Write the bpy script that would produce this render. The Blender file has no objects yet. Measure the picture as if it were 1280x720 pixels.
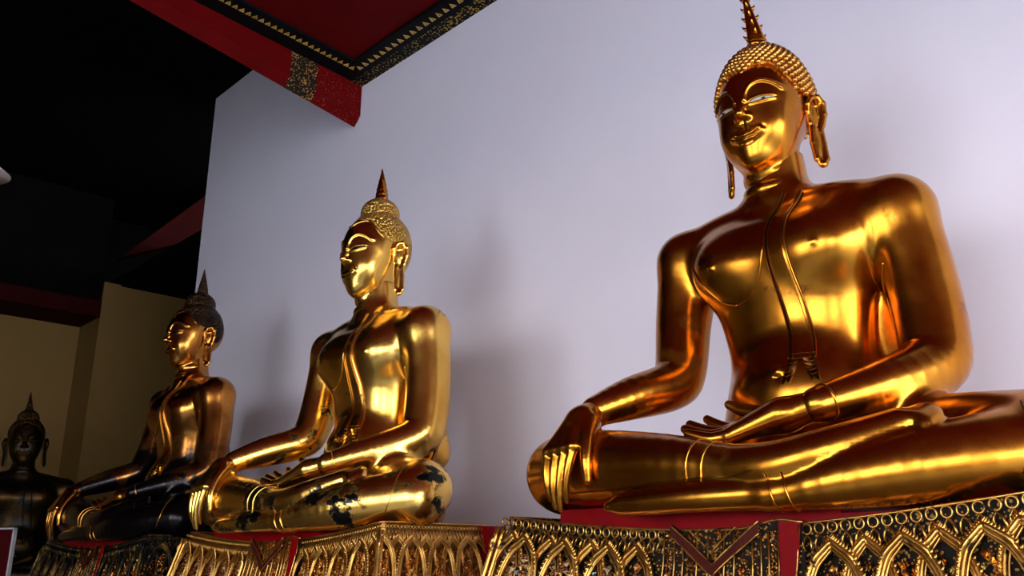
import bpy, bmesh, math, random
import numpy as np
from mathutils import Vector, Matrix
from mathutils.bvhtree import BVHTree
random.seed(7); RNG = np.random.default_rng(7)
PI = math.pi
SC = bpy.context.scene
COL = SC.collection
F32 = np.float32

# ------------------------------------------------------------------ camera
FPX = 1120.0
th = math.atan(344 / FPX)
hh = FPX * math.cos(th) + 344 * math.sin(th)
az = math.atan(1114 / hh)
hv = Vector((-math.cos(az), math.sin(az), 0)); rv = Vector((math.sin(az), math.cos(az), 0)); zv = Vector((0, 0, 1))
fw = math.cos(th) * hv + math.sin(th) * zv
up = -math.sin(th) * hv + math.cos(th) * zv
cam = bpy.data.objects.new('camera', bpy.data.cameras.new('camera')); COL.objects.link(cam)
cam.matrix_world = Matrix.Translation((0, 0, 1.6)) @ Matrix((rv, up, -fw)).transposed().to_4x4()
cam.data.sensor_width = 36; cam.data.lens = 36 * FPX / 1280; cam.data.clip_start = .05
SC.camera = cam

# ------------------------------------------------------------------ materials
def newmat(name):
    m = bpy.data.materials.new(name); m.use_nodes = True
    nt = m.node_tree; b = nt.nodes['Principled BSDF']
    return m, nt, b
def node(nt, t, **kw):
    n = nt.nodes.new(t)
    for k, v in kw.items(): setattr(n, k, v)
    return n
def noise(nt, scale, detail=3, rough=.55, coord='Object', dist=0):
    tc = node(nt, 'ShaderNodeTexCoord'); n = node(nt, 'ShaderNodeTexNoise')
    n.inputs['Scale'].default_value = scale; n.inputs['Detail'].default_value = detail
    n.inputs['Roughness'].default_value = rough; n.inputs['Distortion'].default_value = dist
    nt.links.new(tc.outputs[coord], n.inputs['Vector']); return n
def ramp(nt, src, stops):
    r = node(nt, 'ShaderNodeValToRGB'); e = r.color_ramp.elements
    while len(e) < len(stops): e.new(.5)
    for el, (p, c) in zip(e, stops):
        el.position = p; el.color = (*c, 1) if len(c) == 3 else c
    nt.links.new(src, r.inputs[0]); return r
def mapr(nt, src, a, b, c, d):
    m = node(nt, 'ShaderNodeMapRange'); nt.links.new(src, m.inputs[0])
    for i, v in enumerate((a, b, c, d)): m.inputs[i + 1].default_value = v
    return m
def mathn(nt, op, a, b):
    m = node(nt, 'ShaderNodeMath', operation=op)
    for i, v in enumerate((a, b)):
        if isinstance(v, (int, float)): m.inputs[i].default_value = v
        else: nt.links.new(v, m.inputs[i])
    return m
def mixc(nt, fac, a, b):
    m = node(nt, 'ShaderNodeMix', data_type='RGBA')
    if isinstance(fac, (int, float)): m.inputs[0].default_value = fac
    else: nt.links.new(fac, m.inputs[0])
    for i, v in ((6, a), (7, b)):
        if isinstance(v, tuple): m.inputs[i].default_value = (*v, 1)
        else: nt.links.new(v, m.inputs[i])
    return m
def bump(nt, b, src, strength, dist):
    n = node(nt, 'ShaderNodeBump'); n.inputs['Strength'].default_value = strength; n.inputs['Distance'].default_value = dist
    nt.links.new(src, n.inputs['Height']); nt.links.new(n.outputs[0], b.inputs['Normal'])

def gold(name, light, dark, rough=.24, patch=None, patch_scale=6, thr=(.6, .66), zbias=None, mott=3.0, hairbump=False):
    m, nt, b = newmat(name)
    b.inputs['Metallic'].default_value = 1
    n1 = noise(nt, mott, 5, .6)
    c = ramp(nt, n1.outputs['Fac'], [(.35, dark), (.62, light)]).outputs[0]
    n2 = noise(nt, 26, 3, .6)
    r = mapr(nt, n2.outputs['Fac'], .3, .7, rough, rough + .06)
    nt.links.new(r.outputs[0], b.inputs['Roughness'])
    if patch:
        n3 = noise(nt, patch_scale, 8, .68, dist=.25)
        src = n3.outputs['Fac']
        if zbias:
            tc = node(nt, 'ShaderNodeTexCoord'); sx = node(nt, 'ShaderNodeSeparateXYZ')
            nt.links.new(tc.outputs['Object'], sx.inputs[0])
            zb = mapr(nt, sx.outputs['Z'], zbias[0], zbias[1], zbias[2], zbias[3])
            src = mathn(nt, 'ADD', src, zb.outputs[0]).outputs[0]
        f = mapr(nt, src, thr[0], thr[1], 0, 1)
        c = mixc(nt, f.outputs[0], c, patch).outputs[2]
        mt = mapr(nt, f.outputs[0], 0, 1, 1, .72); nt.links.new(mt.outputs[0], b.inputs['Metallic'])
    nt.links.new(c, b.inputs['Base Color'])
    if hairbump:
        tc = node(nt, 'ShaderNodeTexCoord'); v = node(nt, 'ShaderNodeTexVoronoi'); v.inputs['Scale'].default_value = 75
        nt.links.new(tc.outputs['Object'], v.inputs['Vector'])
        iv = mathn(nt, 'SUBTRACT', 1.0, v.outputs['Distance'])
        bump(nt, b, iv.outputs[0], 1.0, .012)
    return m
def plain(name, col, rough=.6, metal=0, ns=None, var=.15, bmp=None, spec=None):
    m, nt, b = newmat(name)
    b.inputs['Roughness'].default_value = rough; b.inputs['Metallic'].default_value = metal
    if spec is not None: b.inputs['Specular IOR Level'].default_value = spec
    n1 = noise(nt, ns or 4, 4)
    c = ramp(nt, n1.outputs['Fac'], [(.3, tuple(x * (1 - var) for x in col)), (.7, tuple(min(1, x * (1 + var)) for x in col))])
    nt.links.new(c.outputs[0], b.inputs['Base Color'])
    if bmp: 
        n2 = noise(nt, bmp[0], 4); bump(nt, b, n2.outputs['Fac'], bmp[1], bmp[2])
    return m

M = {}
M['gold1'] = gold('polished_aged_gold', (.62, .26, .028), (.43, .140, .012), .205, (.10, .02, .004), 5, (.60, .72))
M['gold1_hair'] = gold('aged_gold_curls', (.72, .38, .08), (.50, .22, .04), .29)
M['gold2'] = gold('bright_worn_gold', (.92, .56, .13), (.72, .38, .06), .20, (.008, .006, .005), 5.5, (.60, .64), zbias=(.02, .5, .09, -.02))
M['gold2_hair'] = gold('textured_gold_hair', (.80, .48, .11), (.55, .30, .05), .32, hairbump=True)
M['gold2_head'] = gold('bright_gold_face', (.90, .55, .12), (.78, .42, .07), .19)
M['gold3'] = gold('lacquer_with_gold_remains', (.62, .26, .05), (.16, .05, .012), .19, (.006, .004, .005), 2.6, (.50, .60), zbias=(.15, .9, .22, -.12))
M['gold3_hair'] = gold('black_lacquer_hair', (.10, .05, .02), (.02, .012, .01), .3, hairbump=True)
M['gold3_head'] = gold('dull_gold_face', (.66, .29, .055), (.36, .13, .022), .20)
M['gold4'] = gold('darkened_gold_figure', (.09, .045, .012), (.012, .008, .004), .35, (.006, .005, .004), 6, (.48, .56))  # gold with the dimness of the far bay put into its colour
M['line'] = gold('raised_gold_line', (.66, .30, .035), (.45, .16, .015), .20)
M['line_dark'] = gold('engraved_dark_line', (.16, .05, .01), (.08, .02, .005), .4)
M['ped_gold'] = gold('gilded_carving', (.78, .44, .10), (.42, .20, .04), .3, (.03, .01, .004), 30, (.56, .64), mott=14)
M['ped_dark'] = plain('dark_mosaic_ground', (.008, .006, .004), .5, 0, 30, .5, spec=.1)
M['ped_gold2'] = gold('bright_gilded_carving', (.80, .46, .12), (.50, .24, .05), .3, mott=14)
M['mirror'] = gold('mirror_glass_mosaic', (.70, .85, .80), (.45, .62, .50), .1, mott=20)
M['leaf'] = gold('gilded_leaf_inlay', (.95, .62, .28), (.6, .3, .1), .2, mott=25)
M['red_cloth'] = plain('red_lacquer_board', (.17, .0005, .002), .5, 0, 8, .2, spec=.1)
M['red_paint'] = plain('red_painted_ceiling', (.11, .0004, .0007), .6, 0, 3, .15, spec=.08)
M['eye_white'] = plain('shell_inlay', (.48, .45, .38), .3)
M['eye_dark'] = plain('black_inlay', (.01, .008, .006), .2)
M['lobe_tip'] = plain('dark_lobe_tip', (.03, .02, .015), .35, .5)
def wallmat(name, a, b_, sc=.8):
    m, nt, b = newmat(name)
    n1 = noise(nt, sc, 6, .6); c = ramp(nt, n1.outputs['Fac'], [(.3, a), (.7, b_)])
    nt.links.new(c.outputs[0], b.inputs['Base Color']); b.inputs['Roughness'].default_value = .75
    n2 = noise(nt, 6, 4); bump(nt, b, n2.outputs['Fac'], .12, .02)
    return m
M['wall'] = wallmat('whitewashed_plaster', (.86, .81, .92), (.91, .86, .97))
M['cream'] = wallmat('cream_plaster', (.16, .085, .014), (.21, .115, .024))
M['black'] = plain('unlit_black_timber', (.003, .002, .002), .9, 0, 3, .3, spec=.05)  # dark timber; the unlit bay's darkness is put into the base colour
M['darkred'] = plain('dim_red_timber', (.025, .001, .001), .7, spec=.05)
M['floor'] = plain('polished_stone_floor', (.16, .12, .10), .35, 0, 3, .2)
M['ground'] = plain('pale_courtyard_paving', (.62, .56, .46), .8, 0, 1, .1)
def specks(name, base, speck, scale, thr, metal=1):
    m, nt, b = newmat(name)
    tc = node(nt, 'ShaderNodeTexCoord'); v = node(nt, 'ShaderNodeTexVoronoi'); v.inputs['Scale'].default_value = scale
    nt.links.new(tc.outputs['Object'], v.inputs['Vector'])
    n = noise(nt, scale * .22, 3)
    s = mathn(nt, 'ADD', v.outputs['Distance'], mathn(nt, 'MULTIPLY', n.outputs['Fac'], .6).outputs[0])
    f = mapr(nt, s.outputs[0], thr, thr + .06, 1, 0)
    c = mixc(nt, f.outputs[0], base, speck); nt.links.new(c.outputs[2], b.inputs['Base Color'])
    b.inputs['Roughness'].default_value = .55; b.inputs['Specular IOR Level'].default_value = .08
    return m
M['trim_pattern'] = specks('black_and_gold_stencil', (.006, .006, .008), (.42, .28, .05), 48, .60)
M['beam_band'] = specks('stencilled_dark_band', (.015, .012, .008), (.38, .18, .05), 60, .60)
M['beam_spot'] = specks('gold_flecked_red', (.115, .0005, .001), (.26, .05, .03), 60, .47)
M['trim_black'] = plain('black_lacquer_trim', (.004, .004, .005), .6, spec=.08)
M['gold_paint'] = plain('gold_leaf_paint', (.62, .38, .07), .45)
M['lamp'] = plain('enamel_lamp_shade', (.80, .70, .60), .5)
M['sign_red'] = plain('dark_red_board', (.05, .001, .002), .6, spec=.08)
M['mosaic1'] = specks('dark_ground_with_gold_flecks', (.012, .008, .005), (.36, .17, .035), 95, .56)
M['mosaic3'] = specks('black_ground_with_few_flecks', (.004, .003, .003), (.16, .08, .02), 95, .44)
M['sign_white'] = plain('white_frame', (.45, .42, .42), .6)

# ------------------------------------------------------------------ object helpers
def link(o, parent=None):
    COL.objects.link(o)
    if parent is not None: o.parent = parent
    return o
def tag(o, label=None, cat=None, group=None, kind=None):
    if label: o['label'] = label
    if cat: o['category'] = cat
    if group: o['group'] = group
    if kind: o['kind'] = kind
    return o
def empty(name, loc, rz=0, label=None, cat=None, group=None):
    o = bpy.data.objects.new(name, None); COL.objects.link(o); o.location = loc; o.rotation_euler = (0, 0, rz)
    o.empty_display_size = .2
    return tag(o, label, cat, group)
def mesh_obj(name, verts, faces, mat, parent=None, smooth=True, normals=None):
    me = bpy.data.meshes.new(name); verts = np.asarray(verts, dtype=float)
    if isinstance(faces, np.ndarray):
        k = faces.shape[1]; nf = len(faces)
        me.vertices.add(len(verts)); me.vertices.foreach_set('co', verts.ravel())
        me.loops.add(nf * k); me.loops.foreach_set('vertex_index', faces.ravel().astype(np.int32))
        me.polygons.add(nf); me.polygons.foreach_set('loop_start', (np.arange(nf) * k).astype(np.int32))
        me.update(calc_edges=True)
    else:
        me.from_pydata(verts.tolist(), [], faces)
    me.validate()
    me.polygons.foreach_set('use_smooth', np.full(len(me.polygons), smooth))
    if normals is not None and len(me.vertices) == len(normals):
        me.normals_split_custom_set_from_vertices(normals.tolist())
    if not isinstance(mat, (list, tuple)): mat = [mat]
    for m in mat: me.materials.append(m)
    o = bpy.data.objects.new(name, me); return link(o, parent)

class MB:
    """collects raw geometry for ONE mesh"""
    def __init__(s): s.v = []; s.f = []; s.n = 0
    def add(s, v, f):
        s.v.extend([tuple(p) for p in v]); s.f.extend([tuple(i + s.n for i in q) for q in f]); s.n += len(v)
    def box(s, a, b):
        x0, y0, z0 = a; x1, y1, z1 = b
        s.add([(x0,y0,z0),(x1,y0,z0),(x1,y1,z0),(x0,y1,z0),(x0,y0,z1),(x1,y0,z1),(x1,y1,z1),(x0,y1,z1)],
              [(0,3,2,1),(4,5,6,7),(0,1,5,4),(1,2,6,5),(2,3,7,6),(3,0,4,7)])
    def tube(s, pts, r, seg=8, closed=False, caps=True, flat=None):
        pts = [Vector(p) for p in pts]; n = len(pts); rs = r if isinstance(r, (list, tuple)) else [r] * n
        V = []; prev = None
        for i, p in enumerate(pts):
            if closed: t = pts[(i + 1) % n] - pts[i - 1]
            else: t = pts[min(i + 1, n - 1)] - pts[max(i - 1, 0)]
            if t.length < 1e-9: t = Vector((0, 0, 1))
            t.normalize()
            if prev is None: prev = t.orthogonal().normalized()
            prev = prev - t * prev.dot(t)
            if prev.length < 1e-6: prev = t.orthogonal()
            prev.normalize(); b = t.cross(prev)
            for k in range(seg):
                a = 2 * PI * k / seg; V.append(p + rs[i] * (math.cos(a) * prev + math.sin(a) * b))
        Fc = []
        for i in range(n if closed else n - 1):
            j = (i + 1) % n
            for k in range(seg):
                l = (k + 1) % seg; Fc.append((i*seg+k, i*seg+l, j*seg+l, j*seg+k))
        if not closed and caps:
            Fc.append(tuple(reversed(range(seg)))); Fc.append(tuple((n - 1) * seg + k for k in range(seg)))
        s.add(V, Fc)
    def lathe(s, prof, c=(0, 0, 0), seg=32, mod=None):
        V = []
        for i, (r, z) in enumerate(prof):
            for k in range(seg):
                a = 2 * PI * k / seg; rr = r if mod is None else mod(r, z, a)
                V.append((c[0] + rr * math.cos(a), c[1] + rr * math.sin(a), c[2] + z))
        Fc = [(i*seg+k, i*seg+(k+1) % seg, (i+1)*seg+(k+1) % seg, (i+1)*seg+k) for i in range(len(prof) - 1) for k in range(seg)]
        Fc.append(tuple(reversed(range(seg)))); Fc.append(tuple((len(prof) - 1) * seg + k for k in range(seg)))
        s.add(V, Fc)
    def prism(s, poly, t, o, u, v, n):
        """poly in (u,v) extruded by t along n from origin o"""
        o, u, v, n = Vector(o), Vector(u), Vector(v), Vector(n); k = len(poly)
        V = [o + u * a + v * b for a, b in poly] + [o + u * a + v * b + n * t for a, b in poly]
        s.add(V, [tuple(reversed(range(k))), tuple(range(k, 2 * k))] + [(i, (i+1) % k, (i+1) % k + k, i + k) for i in range(k)])
    def obj(s, name, mat, parent=None, smooth=True):
        o = mesh_obj(name, s.v, s.f, mat, parent, smooth); return o

# ------------------------------------------------------------------ signed distance modelling
class Grid:
    def __init__(s, lo, hi, h):
        s.lo = np.array(lo, float); s.h = h
        s.n = (np.ceil((np.array(hi) - s.lo) / h)).astype(int) + 1
        s.ax = [(s.lo[i] + h * np.arange(s.n[i])).astype(F32) for i in range(3)]
        s.D = np.full(s.n, .5, F32)
    def sl(s, lo, hi):
        a = [max(0, int((lo[i] - s.lo[i]) / s.h)) for i in range(3)]
        b = [min(s.n[i], int((hi[i] - s.lo[i]) / s.h) + 2) for i in range(3)]
        q = tuple(slice(a[i], max(a[i], b[i])) for i in range(3))
        return q, s.ax[0][q[0]][:, None, None], s.ax[1][q[1]][None, :, None], s.ax[2][q[2]][None, None, :]
    def op(s, lo, hi, fn, k, sub=False):
        m = k + .035
        q, X, Y, Z = s.sl([v - m for v in lo], [v + m for v in hi])
        A = s.D[q]
        if A.size == 0: return
        B = fn(X, Y, Z)
        if sub: A2 = -A; hq = np.maximum(k - np.abs(A2 - B), 0) / k; s.D[q] = -(np.minimum(A2, B) - hq * hq * k * .25)
        else: hq = np.maximum(k - np.abs(A - B), 0) / k; s.D[q] = np.minimum(A, B) - hq * hq * k * .25
    def cap(s, a, b, ra, rb, k=.03, sub=False):
        a = np.array(a, float); b = np.array(b, float); ba = b - a; L = float(ba @ ba) + 1e-12; R = max(ra, rb)
        def fn(X, Y, Z):
            x, y, z = X - a[0], Y - a[1], Z - a[2]
            t = np.clip((x * ba[0] + y * ba[1] + z * ba[2]) / L, 0, 1)
            return np.sqrt((x - t*ba[0])**2 + (y - t*ba[1])**2 + (z - t*ba[2])**2) - (ra + (rb - ra) * t)
        s.op(np.minimum(a, b) - R, np.maximum(a, b) + R, fn, k, sub)
    def chain(s, pts, rs, k=.03, k2=None):
        for i in range(len(pts) - 1): s.cap(pts[i], pts[i+1], rs[i], rs[i+1], k if i == 0 or k2 is None else k2)
    def limb(s, pts, rs, k=.03, n=5):
        """one smooth tapering limb along a spline, blended once into the rest"""
        Q = np.array(curve([(*p, r) for p, r in zip(pts, rs)], n))
        lo = (Q[:, :3] - Q[:, 3:]).min(0); hi = (Q[:, :3] + Q[:, 3:]).max(0)
        def fn(X, Y, Z):
            out = None; kk = .006
            for a, b in zip(Q[:-1], Q[1:]):
                ba = (b - a)[:3]; L = float(ba @ ba) + 1e-12
                x, y, z = X - a[0], Y - a[1], Z - a[2]
                t = np.clip((x*ba[0] + y*ba[1] + z*ba[2]) / L, 0, 1)
                d = (np.sqrt((x - t*ba[0])**2 + (y - t*ba[1])**2 + (z - t*ba[2])**2) - (a[3] + (b[3] - a[3])*t)).astype(F32)
                out = d if out is None else np.minimum(out, d)
            return out
        s.op(lo, hi, fn, k)
    def digit(s, pts, rs, k=.005, n=5): s.limb(pts, rs, k, n)
    def ell(s, c, r, k=.03, rot=None, sub=False):
        c = np.array(c, float); r = np.array(r, float)
        Rm = np.eye(3) if rot is None else np.array(Matrix.Rotation(rot[1], 3, rot[0]))
        def fn(X, Y, Z):
            x, y, z = X - c[0], Y - c[1], Z - c[2]
            if rot is not None:
                x, y, z = [Rm[0][i]*x + Rm[1][i]*y + Rm[2][i]*z for i in range(3)]
            k0 = np.sqrt((x/r[0])**2 + (y/r[1])**2 + (z/r[2])**2); k1 = np.sqrt((x/r[0]**2)**2 + (y/r[1]**2)**2 + (z/r[2]**2)**2)
            return k0 * (k0 - 1) / (k1 + 1e-6)
        R = r if rot is None else np.full(3, r.max())
        s.op(c - R, c + R, fn, k, sub)
    def samp(s, G, P):
        q = (P - s.lo) / s.h; i = np.clip(np.floor(q).astype(int), 0, s.n - 2); t = q - i; out = 0
        for dx in (0, 1):
            for dy in (0, 1):
                for dz in (0, 1):
                    w = (t[:,0] if dx else 1-t[:,0]) * (t[:,1] if dy else 1-t[:,1]) * (t[:,2] if dz else 1-t[:,2])
                    out = out + w * G[i[:,0]+dx, i[:,1]+dy, i[:,2]+dz]
        return out
    def mesh(s):
        D = s.D; D[0] = D[-1] = .05; D[:,0] = D[:,-1] = .05; D[:,:,0] = D[:,:,-1] = .05
        I = D < 0; n = s.n
        cnt = np.zeros(n - 1, np.int8)
        for dx in (0, 1):
            for dy in (0, 1):
                for dz in (0, 1): cnt += I[dx:n[0]-1+dx, dy:n[1]-1+dy, dz:n[2]-1+dz]
        act = (cnt > 0) & (cnt < 8)
        cells = np.argwhere(act); idx = np.full(n - 1, -1, np.int64); idx[act] = np.arange(len(cells))
        acc = np.zeros((len(cells), 3)); num = np.zeros(len(cells))
        for ax in range(3):
            o1, o2 = [a for a in range(3) if a != ax]
            for d1 in (0, 1):
                for d2 in (0, 1):
                    a = cells.copy(); a[:, o1] += d1; a[:, o2] += d2; b = a.copy(); b[:, ax] += 1
                    va = D[a[:,0], a[:,1], a[:,2]]; vb = D[b[:,0], b[:,1], b[:,2]]
                    c = (va < 0) != (vb < 0); t = va[c] / (va[c] - vb[c])
                    p = a[c].astype(float); p[:, ax] += t; acc[c] += p; num[c] += 1
        V = s.lo + s.h * acc / num[:, None]
        faces = []
        for ax in range(3):
            o1, o2 = (ax + 1) % 3, (ax + 2) % 3
            sa = [slice(None)] * 3; sb = [slice(None)] * 3; sa[ax] = slice(0, -1); sb[ax] = slice(1, None)
            Ia, Ib = I[tuple(sa)], I[tuple(sb)]
            e = np.argwhere(Ia != Ib); e = e[(e[:, o1] > 0) & (e[:, o2] > 0)]
            flip = Ia[e[:,0], e[:,1], e[:,2]]
            qs = []
            for d1, d2 in ((-1, -1), (0, -1), (0, 0), (-1, 0)):
                c = e.copy(); c[:, o1] += d1; c[:, o2] += d2; qs.append(idx[c[:,0], c[:,1], c[:,2]])
            q = np.stack(qs, 1); q[~flip] = q[~flip][:, ::-1]; faces.append(q)
        Fq = np.concatenate(faces)
        # project to the iso surface and take exact normals
        gx, gy, gz = np.gradient(D, s.h)
        for it in range(2):
            g = np.stack([s.samp(G, V) for G in (gx, gy, gz)], 1); d = s.samp(D, V)
            L2 = np.maximum((g * g).sum(1), .2); V = V - np.clip(d / L2, -s.h, s.h)[:, None] * g
        g = np.stack([s.samp(G, V) for G in (gx, gy, gz)], 1); N = g / (np.linalg.norm(g, axis=1)[:, None] + 1e-9)
        return V, Fq, N

# Grid space is (x, F, z) with F pointing out of the statue's chest; world local y = -F
def to_local(V, Fq, N):
    V = V.copy(); N = N.copy(); V[:, 1] *= -1; N[:, 1] *= -1
    return V, Fq[:, ::-1].copy(), N

def itp(z, zs, vs):
    # smooth (C1) interpolation through Hermite
    zs = np.array(zs, float); vs = np.array(vs, float)
    m = np.gradient(vs, zs); z = np.clip(z, zs[0], zs[-1]); i = np.clip(np.searchsorted(zs, z) - 1, 0, len(zs) - 2)
    h = zs[i+1] - zs[i]; t = (z - zs[i]) / h
    return ((2*t**3 - 3*t**2 + 1)*vs[i] + (t**3 - 2*t**2 + t)*h*m[i] + (-2*t**3 + 3*t**2)*vs[i+1] + (t**3 - t**2)*h*m[i+1]).astype(F32)

def build_body():
    g = Grid((-.98, -.42, -.06), (.98, .82, 1.22), .0085)
    zs = [.05, .2, .35, .48, .6, .72, .82, .92, 1.0]
    W = [.33, .305, .275, .25, .262, .29, .315, .32, .27]
    DF = [.20, .205, .20, .165, .165, .19, .205, .17, .10]
    DB = [.26, .24, .20, .17, .165, .17, .18, .17, .14]
    CX = [.03, .04, .045, .04, .035, .03, .02, .015, .01]
    def torso(X, Y, Z):
        z1 = Z.ravel(); w = itp(z1, zs, W)[None, None, :]; df = itp(z1, zs, DF)[None, None, :]; db = itp(z1, zs, DB)[None, None, :]; cx = itp(z1, zs, CX)[None, None, :]
        x = X - cx; d = np.where(Y > 0, df, db); n = 2.25
        rho = ((np.abs(x)/w)**n + (np.abs(Y)/d)**n)**(1/n) + 1e-4
        R = np.sqrt(x*x + Y*Y)
        s_ = R * (1 - 1/rho); s_ = np.where(R < .02, -.15, s_)
        zc = np.maximum(.05 - Z, Z - 1.0)
        k = .08; a = s_ * .93; hq = np.maximum(k - np.abs(a - zc), 0) / k
        return np.maximum(a, zc) + hq*hq*k*.25
    g.op((-.36, -.3, .02), (.42, .3, 1.05), torso, .05)
    for sx in (-1, 1):   # shoulders, pectorals, trapezius
        g.cap((sx*.06, -.01, 1.0), (sx*.385, -.01, .905 + (.015 if sx < 0 else 0)), .09, .112, .08)
        g.ell((sx*.165 + .02, .09, .815), (.14, .115, .12), .07)
    g.cap((0, -.01, 1.0), (0, .0, 1.2), .115, .098, .06)
    g.ell((0.06, .12, .36), (.17, .11, .13), .09)
    g.ell((0.04, -.05, .11), (.36, .26, .19), .10)        # hips
    # left arm (image right)
    g.limb([(.395, -.01, .895), (.438, .0, .68), (.466, .03, .48), (.468, .080, .385), (.395, .25, .315), (.285, .41, .260)], [.114, .105, .100, .092, .073, .049], .05)
    # right arm
    g.limb([(-.39, -.01, .92), (-.405, .03, .69), (-.380, .10, .50), (-.378, .165, .435), (-.415, .33, .378), (-.455, .475, .322)], [.116, .100, .090, .084, .072, .049], .045)
    # legs : left leg underneath, right leg folded on top
    g.limb([(.22, .02, .14), (.50, .18, .145), (.76, .27, .13)], [.16, .140, .125], .06)
    g.limb([(.78, .32, .095), (.60, .450, .072), (.42, .535, .046), (.22, .575, .015)], [.118, .102, .078, .045], .03)
    g.limb([(.24, .57, .022), (.0, .60, .018), (-.15, .605, .014), (-.25, .605, .012)], [.048, .041, .038, .034], .02)
    for i in range(5):
        g.limb([(-.20, .585 + .014*i - .03, .024 - .004*i), (-.26, .590 + .014*i - .03, .028 - .004*i), (-.292 - .006*(2-abs(i-1)), .598 + .014*i - .03, .022 - .004*i)], [.018, .017, .015], .008, 3)
    g.limb([(-.20, .0, .12), (-.45, .16, .135), (-.68, .33, .140)], [.15, .130, .128], .06)
    g.limb([(-.685, .38, .140), (-.45, .47, .138), (-.15, .52, .120), (.07, .545, .096)], [.132, .122, .094, .068], .03)
    g.limb([(.05, .545, .096), (.22, .560, .088), (.38, .545, .118), (.53, .478, .170)], [.067, .066, .059, .045], .010)
    for i in range(5):
        o = (i - 2) * .017; e = abs(i-1)*.004
        g.limb([(.50, .478 + o*.8, .166 - o*.4), (.575 - e, .462 + o*.9, .195 - o*.45), (.610 - e, .475 + o*.9, .180 - o*.45)], [.019, .0175, .014], .016, 4)
    g.ell((.33, .40, .08), (.16, .10, .05), .03)
    # draped robe panel between left arm and flank
    g.cap((.33, -.09, .70), (.36, -.09, .34), .05, .09, .05)
    g.ell((.39, -.035, .53), (.13, .035, .25), .02)
    # nipples, navel
    g.ell((.215, .196, .80), (.010, .014, .010), .012)
    g.ell((-.155, .204, .80), (.011, .014, .011), .012)
    g.ell((.07, .238, .395), (.014, .02, .009), .012, sub=True)
    g.ell((.07, .205, .41), (.026, .035, .017), .02)
    # flat underside
    q, X, Y, Z = g.sl((-1, -.5, -.1), (1, 1, .05))
    A = g.D[q]; B = (-.028 - Z) + 0*A; k = .02; hq = np.maximum(k - np.abs(A - B), 0)/k; g.D[q] = np.maximum(A, B) + hq*hq*k*.25
    return to_local(*g.mesh())

def build_hand_left():
    g = Grid((-.22, .28, .12), (.38, .64, .36), .0034)
    g.chain([(.30, .40, .266), (.22, .43, .245)], [.038, .046], .02)
    K = [(.052, .385, .230), (.040, .424, .217), (.044, .463, .203), (.060, .499, .189)]
    for i, k_ in enumerate(K): g.cap((.19, .405 + .018*i, .238), k_, .036, .0245, .03)
    for i, (kx, kf, kz) in enumerate(K):
        L = (.138, .156, .146, .122)[i]; lift = (.034, .030, .024, .018)[i]
        g.digit([(kx, kf, kz), (kx - L*.42, kf + .004*i, kz - .004), (kx - L*.75, kf + .006*i, kz + lift*.35), (kx - L*1.02, kf + .008*i, kz + lift)],
                [.0225, .0195, .0172, .0135], .005)
    g.digit([(.14, .37, .245), (.075, .352, .268), (.01, .350, .285), (-.030, .355, .305)], [.030, .023, .019, .0135], .014)
    return to_local(*g.mesh())

def build_hand_right():
    g = Grid((-.64, .38, -.04), (-.32, .74, .40), .0034)
    g.chain([(-.448, .455, .330), (-.458, .52, .295)], [.038, .046], .02)
    K = []
    for i in range(4):   # index nearest the lap
        K.append((-.428 - .034*i, .614 + .002*i, .195 - .004*i))
        g.cap((-.452 - .010*i, .535, .283), K[-1], .036, .0215, .022)
    for i, (kx, kf, kz) in enumerate(K):
        L = (.158, .178, .168, .140)[i]; dx = (-.034, -.024, -.008, .008)[i]
        g.digit([(kx, kf, kz), (kx + dx*.35, kf + .012, kz - L*.40), (kx + dx*.75, kf + .010, kz - L*.76), (kx + dx, kf - .002, kz - L*1.03)],
                [.0175, .0138, .0118, .0086], .003)
    g.digit([(-.425, .535, .275), (-.392, .590, .215), (-.378, .612, .150), (-.376, .610, .088)], [.034, .023, .0185, .0135], .016)
    return to_local(*g.mesh())

HZ = 0.0
def poly_dist(x, z, pts):
    d = np.full(np.broadcast(x, z).shape, 9., F32)
    for (x0, z0), (x1, z1) in zip(pts[:-1], pts[1:]):
        bx, bz = x1-x0, z1-z0; t = np.clip(((x-x0)*bx + (z-z0)*bz) / (bx*bx + bz*bz), 0, 1)
        d = np.minimum(d, np.hypot(x - x0 - t*bx, z - z0 - t*bz))
    return d
def curve(pts, n=6):
    P = [pts[0]] + list(pts) + [pts[-1]]; out = []
    for i in range(1, len(P) - 2):
        for k in range(n):
            t = k / n; p0, p1, p2, p3 = (np.array(P[j], float) for j in (i-1, i, i+1, i+2))
            out.append(tuple(.5*((2*p1) + (-p0+p2)*t + (2*p0-5*p1+4*p2-p3)*t*t + (-p0+3*p1-3*p2+p3)*t**3)))
    out.append(tuple(pts[-1])); return out

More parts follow.
